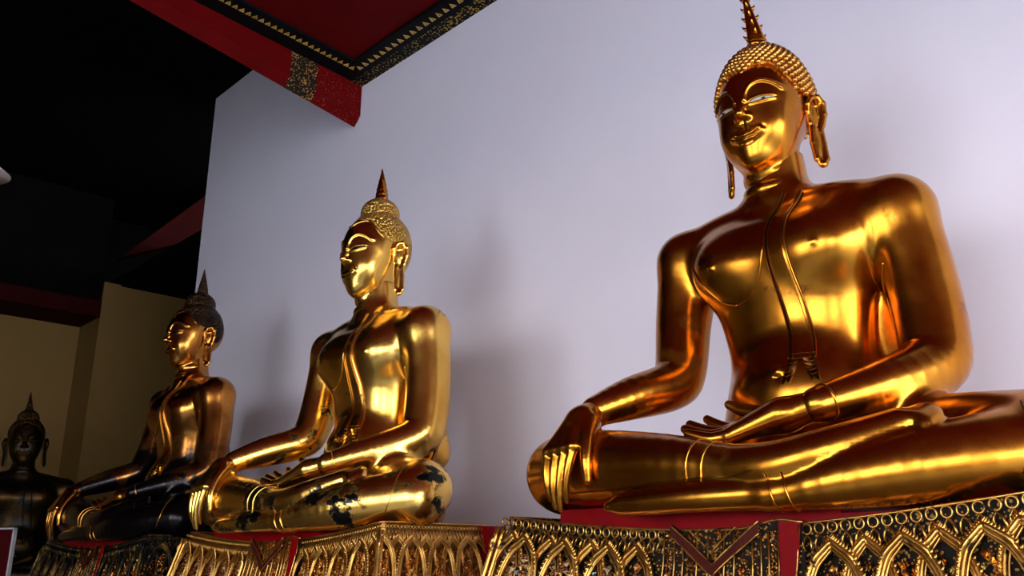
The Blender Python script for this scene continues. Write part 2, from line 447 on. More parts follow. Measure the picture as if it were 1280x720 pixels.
EYE_UP = [(.036, 1.361), (.052, 1.3675), (.075, 1.3715), (.098, 1.371), (.120, 1.370)]
EYE_LO = [(.036, 1.361), (.054, 1.3605), (.076, 1.3615), (.098, 1.365), (.120, 1.370)]
def build_head():
    g = Grid((-.205, -.24, 1.02), (.205, .30, 1.64), .0034)
    g.ell((0, -.015, 1.43), (.168, .20, .19), .02)
    g.ell((0, .06, 1.33), (.150, .135, .19), .08)
    g.ell((0, .070, 1.245), (.108, .100, .105), .06)
    g.ell((0, .128, 1.178), (.048, .042, .044), .05)
    for s_ in (-1, 1):
        g.ell((s_*.070, .112, 1.285), (.055, .05, .065), .05)
        g.ell((s_*.075, .128, 1.374), (.040, .044, .028), .025)      # eyeball under lid
    g.ell((0, .135, 1.238), (.052, .036, .040), .04)
    # neck with creases
    g.cap((0, 0, 1.0), (0, .0, 1.25), .108, .102, .03)
    for z, r in ((1.135, .109), (1.075, .116)):
        def ring(X, Y, Z, z=z, r=r): return np.hypot(np.hypot(X, Y - .003) - r + .010, (Z - z + .10*Y) * .62) - .015
        g.op((-.13, -.13, z - .03), (.13, .13, z + .03), ring, .010)
    # nose
    g.chain([(0, .172, 1.425), (0, .190, 1.385), (0, .222, 1.325)], [.0125, .0120, .0150], .022)
    g.ell((0, .224, 1.316), (.0155, .018, .0135), .014)
    for s_ in (-1, 1):
        g.ell((s_*.0215, .196, 1.310), (.0135, .020, .0120), .012)
        g.ell((s_*.011, .212, 1.298), (.0060, .009, .006), .005, sub=True)
    # relief painted as displacement along the front normal
    q, X, Y, Z = g.sl((-.2, .0, 1.12), (.2, .3, 1.56))
    x = np.abs(X[:, 0, :]); xs = X[:, 0, :] + 0*Z[:, 0, :]; z = Z[:, 0, :] + 0*x; x = x + 0*z
    R = np.zeros_like(x)
    G_ = lambda d, s_: np.exp(-(d/s_)**2)
    brow = curve([(.020, 1.372), (.024, 1.398), (.045, 1.430), (.080, 1.443), (.115, 1.432), (.142, 1.408)])
    db = poly_dist(x, z, brow)
    R += .0080 * G_(db, .0070)
    up_ = curve(EYE_UP); lo_ = curve(EYE_LO)
    R += .0055 * G_(poly_dist(x, z, [(a, b + .004) for a, b in up_]), .0050)
    R += .0040 * G_(poly_dist(x, z, [(a, b - .005) for a, b in lo_]), .0040)
    R -= .0050 * G_(poly_dist(x, z, [((a+c)/2, (b+d)/2) for (a, b), (c, d) in zip(up_, lo_)]), .0045)
    # lips
    upl = curve([(0, 1.252), (.013, 1.259), (.028, 1.256), (.042, 1.251), (.054, 1.249)])
    mid = curve([(0, 1.2335), (.014, 1.236), (.028, 1.2365), (.042, 1.241), (.054, 1.248)])
    low = curve([(0, 1.209), (.018, 1.2105), (.034, 1.220), (.046, 1.233), (.054, 1.246)])
    R += .0085 * G_(np.maximum(poly_dist(x, z, mid) - .010, 0), .0065)
    R += .0028 * G_(poly_dist(x, z, upl), .0028) + .0026 * G_(poly_dist(x, z, low), .0030)
    R -= .0080 * G_(poly_dist(x, z, mid), .0030)
    outer = curve([(0, 1.262), (.014, 1.268), (.03, 1.264), (.046, 1.258), (.062, 1.256)])
    R += .0024 * G_(poly_dist(x, z, outer), .0025)
    R -= .0020 * G_(np.hypot(x - .070, z - 1.258), .007)
    R -= .0030 * G_(poly_dist(x, z, [(0, 1.268), (0, 1.290)]), .0055)
    msk = np.clip((Y - .02) / .06, 0, 1)
    g.D[q] = g.D[q] - R[:, None, :] * msk
    return to_local(*g.mesh())

def build_ear():
    g = Grid((.12, -.10, 1.10), (.25, .06, 1.44), .0028)
    X0 = .176
    g.ell((X0, -.022, 1.345), (.010, .026, .055), .006)
    loop = [(X0-.002, .004, 1.345), (X0+.004, .006, 1.375), (X0+.010, -.008, 1.402), (X0+.014, -.032, 1.408), (X0+.016, -.050, 1.385),
            (X0+.014, -.052, 1.34), (X0+.008, -.042, 1.295), (X0+.004, -.030, 1.265)]
    g.chain(loop, [.011, .011, .0115, .012, .0125, .012, .0115, .012], .004)
    g.chain([(X0+.004, -.012, 1.37), (X0+.008, -.03, 1.375), (X0+.006, -.032, 1.33)], [.006, .006, .005], .004)
    g.chain([(X0-.002, .004, 1.345), (X0-.002, -.004, 1.30), (X0+.0, -.010, 1.27)], [.009, .010, .011], .004)
    # long lobe: two strands joined at the tip
    g.chain([(X0+.0, -.008, 1.275), (X0-.002, -.004, 1.22), (X0+.003, -.006, 1.155)], [.013, .0115, .0115], .004)
    g.chain([(X0+.006, -.034, 1.275), (X0+.010, -.034, 1.22), (X0+.016, -.030, 1.155)], [.012, .011, .011], .004)
    g.chain([(X0+.003, -.006, 1.155), (X0+.012, -.017, 1.133), (X0+.016, -.030, 1.155)], [.011, .0135, .011], .004)
    g.ell((X0+.006, -.020, 1.21), (.0085, .020, .075), .004)
    return to_local(*g.mesh())

def build_hair(two_tier):
    g = Grid((-.23, -.27, 1.20), (.23, .26, 1.80), .0048)
    g.ell((0, -.015, 1.455), (.184, .188, .175), .02)
    g.ell((0, -.060, 1.40), (.150, .125, .125), .05)
    if two_tier:
        g.ell((0, -.02, 1.622), (.112, .115, .092), .018)
        g.cap((0, -.03, 1.68), (0, -.03, 1.715), .04, .03, .02)
    else:
        g.ell((0, -.02, 1.565), (.125, .135, .105), .07)
        g.cap((0, -.02, 1.63), (0, -.02, 1.685), .050, .034, .07)
    # cut away in front of the hairline, following the brow
    q, X, Y, Z = g.sl((-.23, -.27, 1.15), (.23, .27, 1.80))
    ax = np.abs(X)
    zl = 1.517 + .20*ax - 7.0*np.maximum(ax - .085, 0)**1.6 - .012*np.exp(-(ax/.02)**2)
    fcut = .02
    B = np.minimum(zl - Z, (Y + .045 - 0*Z) )         # inside the face zone : below the line and in front
    k = .012; A = g.D[q]; hq = np.maximum(k - np.abs(A - B), 0)/k; g.D[q] = np.maximum(A, B) + hq*hq*k*.25
    return to_local(*g.mesh())

def hairline_pts():
    out = []
    for i in range(33):
        x = -.165 + .33*i/32; ax = abs(x)
        z = 1.517 + .20*ax - 7.0*max(ax - .085, 0)**1.6 - .012*math.exp(-(ax/.02)**2); out.append((x, z))
    return out

print('building statue surfaces')
BODY = build_body(); HL = build_hand_left(); HR = build_hand_right(); HEAD = build_head(); EAR = build_ear()
_v = EAR[0].copy(); _v[:, 0] += np.maximum(0, _v[:, 1] + .0)*.42; EAR = (_v, EAR[1], None)
HAIR1 = build_hair(False); HAIR2 = build_hair(True)
def bvh(S): return BVHTree.FromPolygons(S[0].tolist(), S[1].tolist())
bB, bH, bHair = bvh(BODY), bvh(HEAD), bvh(HAIR1)

def cast_front(t, x, z, off=0, y0=-2):
    loc, n, i, d = t.ray_cast(Vector((x, y0, z)), Vector((0, 1, 0)), 6)
    if loc is None: return None
    return loc + n * off
def ring_on(t, c, axis, rr, off=.001, seg=40, a0=0, a1=2*PI):
    c = Vector(c); axis = Vector(axis).normalized(); u = axis.orthogonal().normalized(); v = axis.cross(u); out = []
    for k in range(seg):
        a = a0 + (a1 - a0)*k/seg; d = u*math.cos(a) + v*math.sin(a)
        loc, n, i, dd = t.ray_cast(c + d*rr, -d, rr)
        if loc is not None: out.append(loc + n*off)
    return out
def drape(t, pts, off=.0, n=8):
    out = []
    for x, z in curve(pts, n):
        p = cast_front(t, x, z, off)
        if p is not None: out.append(p)
    return out
def smooth_pts(P, it=2):
    for _ in range(it):
        P = [P[0]] + [(P[i-1] + P[i]*2 + P[i+1])/4 for i in range(1, len(P)-1)] + [P[-1]]
    return P

# ---- shared part meshes (built once, reused by every statue) ----
proto = {}
def keep(name, o): proto[name] = o; return o
def solid(name, S, mat): return keep(name, mesh_obj(name, S[0], S[1], mat, None, True, S[2]))

def make_sash():
    """cloth flap hanging from the left shoulder with a forked end"""
    rows = []
    P = [(.105, 1.03), (.092, .95), (.088, .85), (.098, .70), (.118, .56), (.140, .44)]
    Wd = [.030, .034, .036, .036, .036, .036]
    C_ = curve([(a, b) for a, b in P], 10); n = len(C_)
    V = []; Fc = []; L = []; R_ = []; m = 7
    for i, (cx, cz) in enumerate(C_):
        t = i/(n-1); w = .030 + .007*min(1, t*2.5)
        row = []
        for j in range(m):
            u = -1 + 2*j/(m-1); p = cast_front(bB, cx + u*w, cz, .006)
            row.append(p)
        if any(p is None for p in row): continue
        rows.append(row)
    # smooth rows
    for _ in range(3):
        rows = [rows[0]] + [[(a + b*2 + c)/4 for a, b, c in zip(rows[i-1], rows[i], rows[i+1])] for i in range(1, len(rows)-1)] + [rows[-1]]
    mb = MB(); m = len(rows[0])
    V = [p for r in rows for p in r] + [p + Vector((0, .012, 0)) for r in rows for p in r]; N = len(rows)*m
    for i in range(len(rows)-1):
        for j in range(m-1):
            a = i*m+j; Fc.append((a, a+m, a+m+1, a+1))
    for i in range(len(rows)-1):
        a = i*m; Fc.append((a, a+N, a+m+N, a+m)); a = i*m+m-1; Fc.append((a, a+m, a+m+N, a+N))
    mb.add(V, Fc); sash = mb.obj('shoulder_sash', M['gold1'])
    e = MB()
    for j in (0, 1, m-2, m-1):
        e.tube([r[j] + Vector((0, -.0015, 0)) for r in rows], .0017 if j in (0, m-1) else .0011, 6)
    e.tube([p + Vector((0, -.0015, 0)) for p in rows[-1]], .0018, 6)
    e.tube([p + Vector((0, -.0015, 0)) for p in rows[-3]], .0014, 6)
    edge = e.obj('sash_edge', M['line_dark'])
    # forked tail
    f = MB(); c0 = C_[-1]
    for s_ in (-1, 1):
        pts = [(c0[0] + s_*.004, c0[1]), (c0[0] + s_*.034, c0[1]), (c0[0] + s_*.052, c0[1]-.075), (c0[0] + s_*.038, c0[1]-.060), (c0[0] + s_*.034, c0[1]-.072), (c0[0]+s_*.018, c0[1]-.045)]
        pv = [cast_front(bB, a, b, .009) for a, b in pts]; k = len(pv)
        f.add(pv + [p + Vector((0, .014, 0)) for p in pv], [tuple(range(k)) if s_ > 0 else tuple(reversed(range(k)))] + [(i, (i+1) % k, (i+1) % k + k, i + k) for i in range(k)])
        for q_ in range(4):
            zz = c0[1] - .012 - q_*.013; xa = c0[0] + s_*(.008 + .006*q_); xb = c0[0] + s_*(.036 + .003*q_)
            f.tube([cast_front(bB, xa, zz, .010), cast_front(bB, (xa+xb)/2, zz-.006, .011), cast_front(bB, xb, zz, .010)], .0022, 5)
    fork = f.obj('sash_tassel', M['line_dark'])
    return sash, edge, fork
sash, edge, fork = make_sash(); keep('shoulder_sash', sash); keep('sash_edge', edge); keep('sash_tassel', fork)

mb = MB()
rob = smooth_pts(drape(bB, [(.085, 1.02), (.060, .93), (.040, .82), (.015, .74), (-.03, .685), (-.09, .665)], .001), 3)
mb.tube(rob, .0035, 6)
rob2 = smooth_pts(drape(bB, [(-.09, .665), (-.15, .69), (-.20, .745), (-.235, .80), (-.262, .845)], .001), 3)
mb.tube(rob2, .0042, 6)
keep('robe_edge', mb.obj('robe_edge', M['line']))
# seam curve on the hanging panel under the left arm
mb = MB(); 
sp = smooth_pts([p for p in drape(bB, [(.372, .72), (.352, .66), (.345, .58), (.358, .48), (.385, .42)], .001)], 3)
if len(sp) > 2: mb.tube(sp, .003, 6)
# hem lines at wrist and ankles, and the seam along the shins
def ringtube(mb, c, ax, rr, r, a0=0, a1=2*PI):
    P = ring_on(bB, c, ax, rr, .0005, 44, a0, a1)
    if len(P) > 6: mb.tube(P, r, 6, closed=True)
def LF(p): return (p[0], -p[1], p[2])
ringtube(mb, LF((.298, .393, .267)), LF((-.115, .17, -.063)), .12, .004)
keep('wrist_hem', mb.obj('wrist_hem', M['line'])); mb = MB()
ringtube(mb, LF((-.005, .537, .107)), LF((.9, .10, -.09)), .086, .0032)
ringtube(mb, LF((.045, .542, .101)), LF((.9, .10, -.09)), .086, .0032)
keep('ankle_hem', mb.obj('ankle_hem', M['line'])); mb = MB()
ringtube(mb, LF((.275, .565, .028)), LF((-.9, .16, -.20)), .075, .0032)
ringtube(mb, LF((.235, .573, .021)), LF((-.9, .16, -.20)), .075, .0032)
keep('ankle_hem_low', mb.obj('ankle_hem', M['line']))
mb = MB()
P = drape(bB, [(-.50, .060), (-.35, .058), (-.15, .062), (.03, .068), (.11, .063), (.2, .078)], .0005)
if len(P) > 3: mb.tube(smooth_pts(P, 4), .0022, 5)
P = drape(bB, [(.770, .215), (.795, .16), (.80, .10), (.775, .04)], .0005)
if len(P) > 3: mb.tube(smooth_pts(P, 4), .0026, 5)
keep('robe_seam', mb.obj('robe_seam', M['line_dark']))

solid('body', BODY, M['gold1']); solid('left_hand', HL, M['gold1']); solid('right_hand', HR, M['gold1'])
solid('head', HEAD, M['gold1']); solid('ear', EAR, M['gold1'])
S = (EAR[0]*np.array([-1, 1, 1]), EAR[1][:, ::-1].copy(), None); keep('ear_right', mesh_obj('ear', S[0], S[1], M['gold1'], None, True, S[2]))
solid('hair', HAIR1, M['gold1_hair']); solid('hair_tiered', HAIR2, M['gold2_hair']); proto['hair_tiered'].name = 'hair'

# eyes
def eye(sx):
    up_ = curve(EYE_UP, 4); lo_ = curve(EYE_LO, 4); mb = MB(); V = []; Fc = []
    for (a, b), (c, d) in zip(up_, lo_):
        V += [cast_front(bH, sx*a, b + .0008, .0012), cast_front(bH, sx*(a+c)/2, (b+d)/2, .0022), cast_front(bH, sx*c, d - .0008, .0012)]
    n = len(up_); N = len(V); V += [p + Vector((0, .006, 0)) for p in V]
    for i in range(n-1):
        for j in (0, 1):
            a = i*3+j; q = (a, a+1, a+4, a+3); Fc.append(q if sx > 0 else q[::-1])
        for j in (0, 2):
            a = i*3+j; Fc.append((a, a+3, a+3+N, a+N))
    mb.add(V, Fc); e = mb.obj('eye', M['eye_white'])
    c = cast_front(bH, sx*.080, 1.3665, .0018); p = MB(); 
    p.lathe([(.0001, .0035), (.006, .003), (.0085, .0), (.006, -.003)], (0, 0, 0), 16)
    pv = [Vector((v[0]*1.5, -v[2], v[1])) for v in p.v]
    p.v = [tuple(c + Vector((v.x*1.1, v.y, v.z*.6))) for v in pv]
    return e, p.obj('pupil', M['eye_dark'])
for nm, sx in (('l', 1), ('r', -1)):
    a, b = eye(sx); keep('eye_' + nm, a); keep('pupil_' + nm, b)

# snail curls for the big statue
def make_curls():
    ico = bmesh.new(); bmesh.ops.create_icosphere(ico, subdivisions=2, radius=1)
    iv = np.array([v.co[:] for v in ico.verts]); ico.verts.index_update(); fi = np.array([[v.index for v in f.verts] for f in ico.faces]); ico.free()
    V = []; Fc = []; cnt = 0; c0 = Vector((0, .02, 1.47)); step = .0205
    zz = 1.22; placed = []
    n = 1060; ga = PI*(3 - 5**.5)
    for i in range(n):
        zc = 1 - 2*(i + .5)/n; r = math.sqrt(1 - zc*zc); d = Vector((r*math.cos(ga*i), r*math.sin(ga*i), zc))
        loc, nn, ix, dd = bHair.ray_cast(c0 + d*.6, -d, .6)
        if loc is None: continue
        ax = abs(loc.x); zl = 1.517 + .20*ax - 7.0*max(ax - .085, 0)**1.6 - .012*math.exp(-(ax/.02)**2)
        front = -loc.y > -.045
        if front and loc.z < zl + .004: continue
        if loc.z < 1.335: continue
        if loc.z > 1.668: continue
        if any((loc - p).length < .0190 for p in placed[-400:]): continue
        placed.append(loc)
        nn = nn.normalized(); u = nn.orthogonal().normalized(); v = nn.cross(u)
        rr = .0122; loc = loc + nn*.0045
        B = np.array([u[:], v[:], nn[:]]); q = iv.copy()
        hgt = 1.0 + .12*np.clip(q[:, 2], 0, 1)**2
        # spiral twist so that each knob reads as a little snail
        ang = np.arctan2(q[:, 1], q[:, 0]); q[:, 2] = q[:, 2]*hgt + .10*np.sin(2*ang + 9*q[:, 2])
        V.append(np.array(loc[:]) + (q*rr) @ B); Fc.append(fi + cnt); cnt += len(iv)
    return mesh_obj('hair_curls', np.concatenate(V), np.concatenate(Fc), M['gold1_hair'])
keep('hair_curls', make_curls())
# hair band for the smaller statues
mb = MB()
P = []
for x, z in hairline_pts():
    p = cast_front(bvh(HAIR2), x, z + .004, .0)
    q = cast_front(bH, x, z - .004, .0)
    c = [a for a in (p, q) if a is not None]
    if c: P.append(min(c, key=lambda a: a.y))
mb.tube(smooth_pts(P, 4), .0065, 8); keep('hair_band', mb.obj('hair_band', M['gold2_head']))

# finials
def finial_flame():
    mb = MB(); prof = []; H = .32
    for i in range(64):
        t = i/63; z = H*t
        r = .040 - .004*math.sin(min(t/.25, 1)*PI/2)*t if t < .10 else .040*(1 - (t - .10)/.90)**.85 + .0015
        if t < .22: r += .0030*math.sin(t*2*PI/.055)
        prof.append((r, z))
    V0 = len(mb.v); mb.lathe(prof, (0, .02, 1.670), 28, lambda r, z, a: r*(1 + .10*math.cos(4*a + z*9)))
    for k in range(4):                       # hooked thorns up the ribs
        a0 = PI/4 + k*PI/2
        for j in range(5):
            z = .085 + j*.046 + (k % 2)*.012; t = z/H; r = .040*(1 - (t - .10)/.90)**.85 + .001; a = a0 - z*2.2
            d = Vector((math.cos(a), math.sin(a), 0)); b = Vector((0, .02, 1.670 + z)) + d*(r*.9)
            mb.tube([b - Vector((0, 0, .011)), b + d*.005, b + d*.012 + Vector((0, 0, .004)), b + d*.015 + Vector((0, 0, .012))], [.008, .0065, .004, .0008], 6)
    mb.v = [(v[0] - max(0, v[2] - 1.70)*.10, v[1], v[2]) for v in mb.v]
    return mb.obj('finial', M['gold1'])
def finial_bud():
    mb = MB(); prof = []
    for i in range(70):
        t = i/69; z = .20*t
        r = .036*(1 - t)**.85 + .0012 + (.004*abs(math.sin(t*PI*7)) * (1 - t))
        prof.append((r, z))
    mb.lathe(prof, (0, .03, 1.705), 24, lambda r, z, a: r*(1 + .13*math.cos(4*a + z*30)))
    return mb.obj('finial', M['gold2_head'])
keep('finial_flame', finial_flame()); keep('finial_bud', finial_bud())
for o in proto.values(): COL.objects.unlink(o)

def statue(name, loc, rz, scale, style, mats, label, lean=0.0, yaw=0, hs=(.92, .92, .97), hoff=(0, 0, 0)):
    root = empty(name, loc, rz, label, 'statue', 'seated gilded statues along the wall'); root.scale = (scale,)*3
    if lean: root.rotation_euler = (0, lean, rz)
    def part(key, mat, nm=None, parent=root):
        o = proto[key].copy(); COL.objects.link(o); o.parent = parent; o.name = nm or proto[key].name.split('.')[0]
        o.material_slots[0].link = 'OBJECT'; o.material_slots[0].material = mat
        return o
    part('body', mats['body']); part('left_hand', mats['hand']); part('right_hand', mats['hand'])
    roll = math.radians(-2.6); piv = Vector((0, 0, 1.10)); HM = Matrix.Translation(piv + Vector(hoff)) @ Matrix.Rotation(roll, 4, 'Y') @ Matrix.Rotation(math.radians(yaw), 4, 'Z') @ Matrix.Diagonal((*hs, 1)) @ Matrix.Translation(-piv)
    h = part('head', mats['head']); h.matrix_local = HM; part('ear', mats['head'], 'ear', h); part('ear_right', mats['head'], 'ear', h)
    for s_ in 'lr':
        part('eye_' + s_, mats.get('eye', M['eye_white']), 'eye', h); part('pupil_' + s_, M['eye_dark'], 'pupil', h)
    if style == 1:
        hr = part('hair', mats['hair'], 'hair'); hr.matrix_local = HM; part('hair_curls', mats['hair'], 'hair_curls', hr); part('finial_flame', mats['head'], 'finial').matrix_local = HM
    else:
        hr = part('hair_tiered', mats['hair'], 'hair'); hr.matrix_local = HM; part('hair_band', mats['head'], 'hair_band', hr); part('finial_bud', mats['fin'], 'finial').matrix_local = HM
    sh = part('shoulder_sash', mats['body']); part('sash_edge', mats['line'], 'sash_edge', sh); part('sash_tassel', mats['line'], 'sash_tassel', sh)
    part('robe_edge', mats['line2']); part('wrist_hem', mats['line2']); part('ankle_hem', mats['line2']); part('ankle_hem_low', mats['line2'], 'ankle_hem'); part('robe_seam', mats['line'])
    return root
G1 = dict(body=M['gold1'], hand=M['gold1'], head=M['gold1'], hair=M['gold1_hair'], line=M['line_dark'], line2=M['line'])
G2 = dict(body=M['gold2'], hand=M['gold2_head'], head=M['gold2_head'], hair=M['gold2_hair'], fin=M['gold1'], line=M['line'], line2=M['gold2_head'], eye=M['eye_dark'])
G3 = dict(body=M['gold3'], hand=M['gold3_head'], head=M['gold3_head'], hair=M['gold3_hair'], fin=M['gold3_hair'], line=M['line'], line2=M['gold3_head'], eye=M['eye_dark'])
G4 = dict(body=M['gold4'], hand=M['gold4'], head=M['gold4'], hair=M['gold3_hair'], fin=M['gold3_hair'], line=M['gold4'], line2=M['gold4'], eye=M['eye_dark'])
P1 = (-1.46, 2.67, 1.75); P2 = (-3.70, 2.57, 1.75); P3 = (-5.95, 2.60, 1.75); P4 = (-9.95, 2.72, 1.40)
statue('buddha_statue', P1, 0, 1, 1, G1, 'largest and nearest gold seated Buddha statue with knobbly curls and inlaid eyes, at the right', yaw=4, hs=(.90, .92, .958), hoff=(-.008, 0, .012))
statue('buddha_statue', (P2[0] - .02, P2[1], P2[2]), 0, 1.018, 2, G2, 'bright gold seated Buddha statue with black worn patches, in the middle of the white wall', hs=(.90, .91, .985), hoff=(-.01, 0, 0))
statue('buddha_statue', P3, 0, 1, 2, G3, 'dark lacquered seated Buddha statue with gold face and chest, near the white wall end')
statue('buddha_statue', P4, math.radians(72), 1, 2, G4, 'far darkened seated Buddha statue in front of the cream wall at the left edge')

# ------------------------------------------------------------------ pedestals
def pedestal(loc, rz, petal, ringstep, ringR, mats, label, hw=.83, fF=.52, bF=-.02, sagL=.062, detail=1.0, seat=True, apron=1.0):
    """top surface z is loc.z (the statue seat plane at z=-.028)"""
    root = empty('pedestal', loc, rz, label, 'pedestal', 'carved gilded pedestals under the statues')
    zc = -.062
    side = fF - bF; tot = 2*side + 2*hw
    def path(s_):
        """s measured from the back left corner round the front to the back right: (pos xy, tangent, normal, height)"""
        if s_ < side: p = Vector((-hw, -(bF + s_), 0)); t = Vector((0, -1, 0)); n = Vector((-1, 0, 0)); z = sagL
        elif s_ <= side + 2*hw:
            x = -hw + (s_ - side); p = Vector((x, -fF, 0)); t = Vector((1, 0, 0)); n = Vector((0, -1, 0)); z = sagL*(abs(x)/hw)**1.7
        else: p = Vector((hw, -fF + (s_ - side - 2*hw), 0)); t = Vector((0, 1, 0)); n = Vector((1, 0, 0)); z = sagL
        return p, t, n, zc + z
    FL = .38
    def pt(s_, v, n_=0):
        p, t, n, z = path(s_); off = n_ + FL*max(0, v - .045)*.6
        q = p + n*off + Vector((0, 0, z - v))          # mitre the flare so the faces meet at the corners
        if s_ < side: q.y -= off*s_/side
        elif s_ <= side + 2*hw: q.x *= 1 + off/hw
        else: q.y -= off*(1 - (s_ - side - 2*hw)/side)
        return q
    # core block
    ss = list(np.linspace(0, tot, 121)); 
    mb = MB(); V = []; rows = [0, .05, .10, .2, .35, .55]
    for v in rows:
        for s_ in ss: V.append(pt(s_, v, -.014))
    k = len(ss); Fc = [(r*k+i, (r+1)*k+i, (r+1)*k+i+1, r*k+i+1) for r in range(len(rows)-1) for i in range(k-1)]
    mb.add(V, Fc)
    inn = [pt(s_, .0, -.034) for s_ in ss]; inl = [Vector((p.x, p.y, zc - .03)) for p in inn]
    mb.add([pt(s_, 0, -.014) for s_ in ss] + inn + inl, [(i, i+1, k+i+1, k+i) for i in range(k-1)] + [(k+i, k+i+1, 2*k+i+1, 2*k+i) for i in range(k-1)] + [tuple(2*k + i for i in range(k))])
    bot = [pt(s_, rows[-1], -.014) for s_ in ss]; mb.add(bot, [tuple(reversed(range(k)))])
    q0, q1 = pt(0, .09, -.014), pt(tot, .09, -.014); mb.add([q0, pt(0, .55, -.014), pt(tot, .55, -.014), q1], [(0, 3, 2, 1)])
    mb.obj('core', mats['ground'], root, smooth=False)
    # lower stepped base down to the floor
    mb = MB(); zf = -loc[2]
    for (z0, z1, e) in ((zf, zf + .22, .26), (zf + .22, zf + .38, .20), (zf + .38, zf + .75, .10), (zf + .75, -.56, .16)):
        mb.box((-hw - e, -fF - e, z0), (hw + e, -bF + .26, z1))
    mb.obj('base_block', mats['red'], root, smooth=False)
    # seat board and rear plinth
    mb = MB(); mb.box((-.60, -.4945, -.11), (.76, .02, -.030)); mb.box((-.62, .0, -.5), (.50, .30, -.030)); mb.box((-.60, -.495, -.05), (.36, -.10, .014)); mb.obj('seat_board', mats['red'], root, smooth=False)
    mb = MB(); mb.box((hw - .16, -.015, -.55), (hw + .045, .05, zc + sagL - .004)); mb.obj('back_panel', mats['red'], root, smooth=False)
    # rim rails
    mb = MB()
    for v, n_, r in ((.0, -.006, .004),):
        mb.tube([pt(s_, v, n_) for s_ in ss], r, 6)
    mb.obj('rim_rail', mats['gold'], root)
    # rings, loops and lotus petals; one mesh each side of the central apron
    gap0, gap1 = side + hw - .16*apron, side + hw + .27*apron
    np_ = int(tot/petal); pw = tot/np_; n = int(tot/ringstep); hs = pw/.15
    og = [(-.50, .42), (-.50, .17), (-.485, .120), (-.425, .068), (-.29, .026), (-.12, .004), (0, -.010)]
    ogc = curve(og, 4); full = ogc + [(-a, b) for a, b in reversed(ogc[:-1])]
    def tri(s_, v, n_, du, dv, h_):
        """small faceted stud"""
        if min(abs(s_ - side), abs(s_ - side - 2*hw)) < du + .006: return [], []
        a = [pt(s_ - du, v, n_), pt(s_, v - dv, n_), pt(s_ + du, v, n_), pt(s_, v + dv, n_)]
        tl = RNG.normal(0, .35, 2); p, t, nn, z = path(s_); c = pt(s_, v, n_ + h_) + t*(du*tl[0]) + zv*(dv*tl[1])
        return a + [c], [(0, 4, 1), (1, 4, 2), (2, 4, 3), (3, 4, 0), (0, 1, 2, 3)]
    for (lo_s, hi_s) in (((0, gap0), (gap1, tot)) if apron else ((0, tot),)):
        mb = MB(); lb = MB(); frame = MB(); bead = MB(); leaf = MB(); mir = MB()
        for i in range(n):
            s_ = (i + .5)*tot/n
            if not lo_s < s_ < hi_s: continue
            p, t, nn, z = path(s_); c = pt(s_, .0155, .003)
            mb.tube([c + (t*math.cos(a) + zv*math.sin(a))*ringR for a in np.linspace(0, 2*PI, 17)[:-1]], ringR*.20, 6, closed=True)
            w = ringR*.95
            lb.tube([pt(s_ - w, .062, .010), pt(s_ - w*.85, .044, .008), pt(s_, .031, .005), pt(s_ + w*.85, .044, .008), pt(s_ + w, .066, .012)], ringR*.27, 5)
        for lay in (0, 1):
            for i in range(np_ + 1):
                s0 = (i + .5*lay)*pw
                if s0 < lo_s + .02 or s0 > hi_s - .02: continue
                w = pw*(.94 if lay == 0 else .86); v0 = .062 if lay == 0 else .060; n0 = .022 if lay == 0 else .004
                seg = (0, side) if s0 < side else ((side, side + 2*hw) if s0 < side + 2*hw else (side + 2*hw, tot))
                sl_, sh_ = max(lo_s, seg[0]) + .004, min(hi_s, seg[1]) - .004
                ww = lambda a: max(sl_, min(sh_, s0 + a*w))
                A = [pt(ww(a), v0 + max(b, -.01)*hs, n0 + (.006 if abs(a) < .3 else 0)) for a, b in full]
                frame.tube(A, .0064*hs, 6)
                A = [pt(ww(a*.90), v0 + .009*hs + b*hs, n0 + .001) for a, b in full]; frame.tube(A, .0052*hs, 6)
                bead.tube([pt(ww(a*.82), v0 + .017*hs + b*hs, n0 + .005) for a, b in full], .0022*hs, 5)
                for j in range(2, len(full) - 2):      # serrated outer fringe
                    a, b = full[j]; sg = -1 if a < 0 else 1; up_ = max(0, 1 - b/.12)
                    q = A[j] + (pt(ww(a*1.0), v0 + b*hs, n0 + .004) - A[j])*1.0
                    q2 = pt(ww(a + sg*.045), v0 + (b - .006 - .007*up_)*hs, n0 + .006)
                    frame.tube([q, (q + q2)/2 + Vector((0, 0, .0015)), q2], [.0046*hs, .0036*hs, .0006], 5)
                for q_ in range(120):                   # scrolling fill
                    vv = v0 + RNG.uniform(.045, .27)*hs; aa = RNG.uniform(-.36, .36)
                    if abs(aa) > .09 + (vv - v0 - .045*hs)/hs*3.2: continue
                    V_, F_ = tri(ww(aa), vv, max(n0 - .012, -.004), .0050*hs*RNG.uniform(.5, 1.2), .0065*hs*RNG.uniform(.5, 1.3), .006*hs)
                    (mir if RNG.random() < .10 else leaf).add(V_, F_)
                for vc in (.115, .20):                 # rosettes
                    for q_ in range(7):
                        a_ = 2*PI*q_/7; V_, F_ = tri(ww(math.cos(a_)*.10), v0 + (vc + math.sin(a_)*.018)*hs, n0 - .004, .0068*hs, .0068*hs, .008*hs); leaf.add(V_, F_)
                for j in range(11):                    # stem of small leaves and mirror bits
                    vv = v0 + (.046 + .019*j)*hs; amp = w*.15*min(1, .2 + j*.22)
                    for sg in (-1, 1):
                        V_, F_ = tri(ww((sg*amp + RNG.normal(0, .002))/w), vv + RNG.normal(0, .003), n0 - .010, .0075*hs*RNG.uniform(.6, 1.1), .012*hs*RNG.uniform(.6, 1.1), .009*hs)
                        (mir if RNG.random() < .16 else leaf).add(V_, F_)
                    if j % 2 == 0:
                        V_, F_ = tri(ww(0), vv + .006, n0 - .008, .006*hs, .0095*hs, .010*hs); leaf.add(V_, F_)
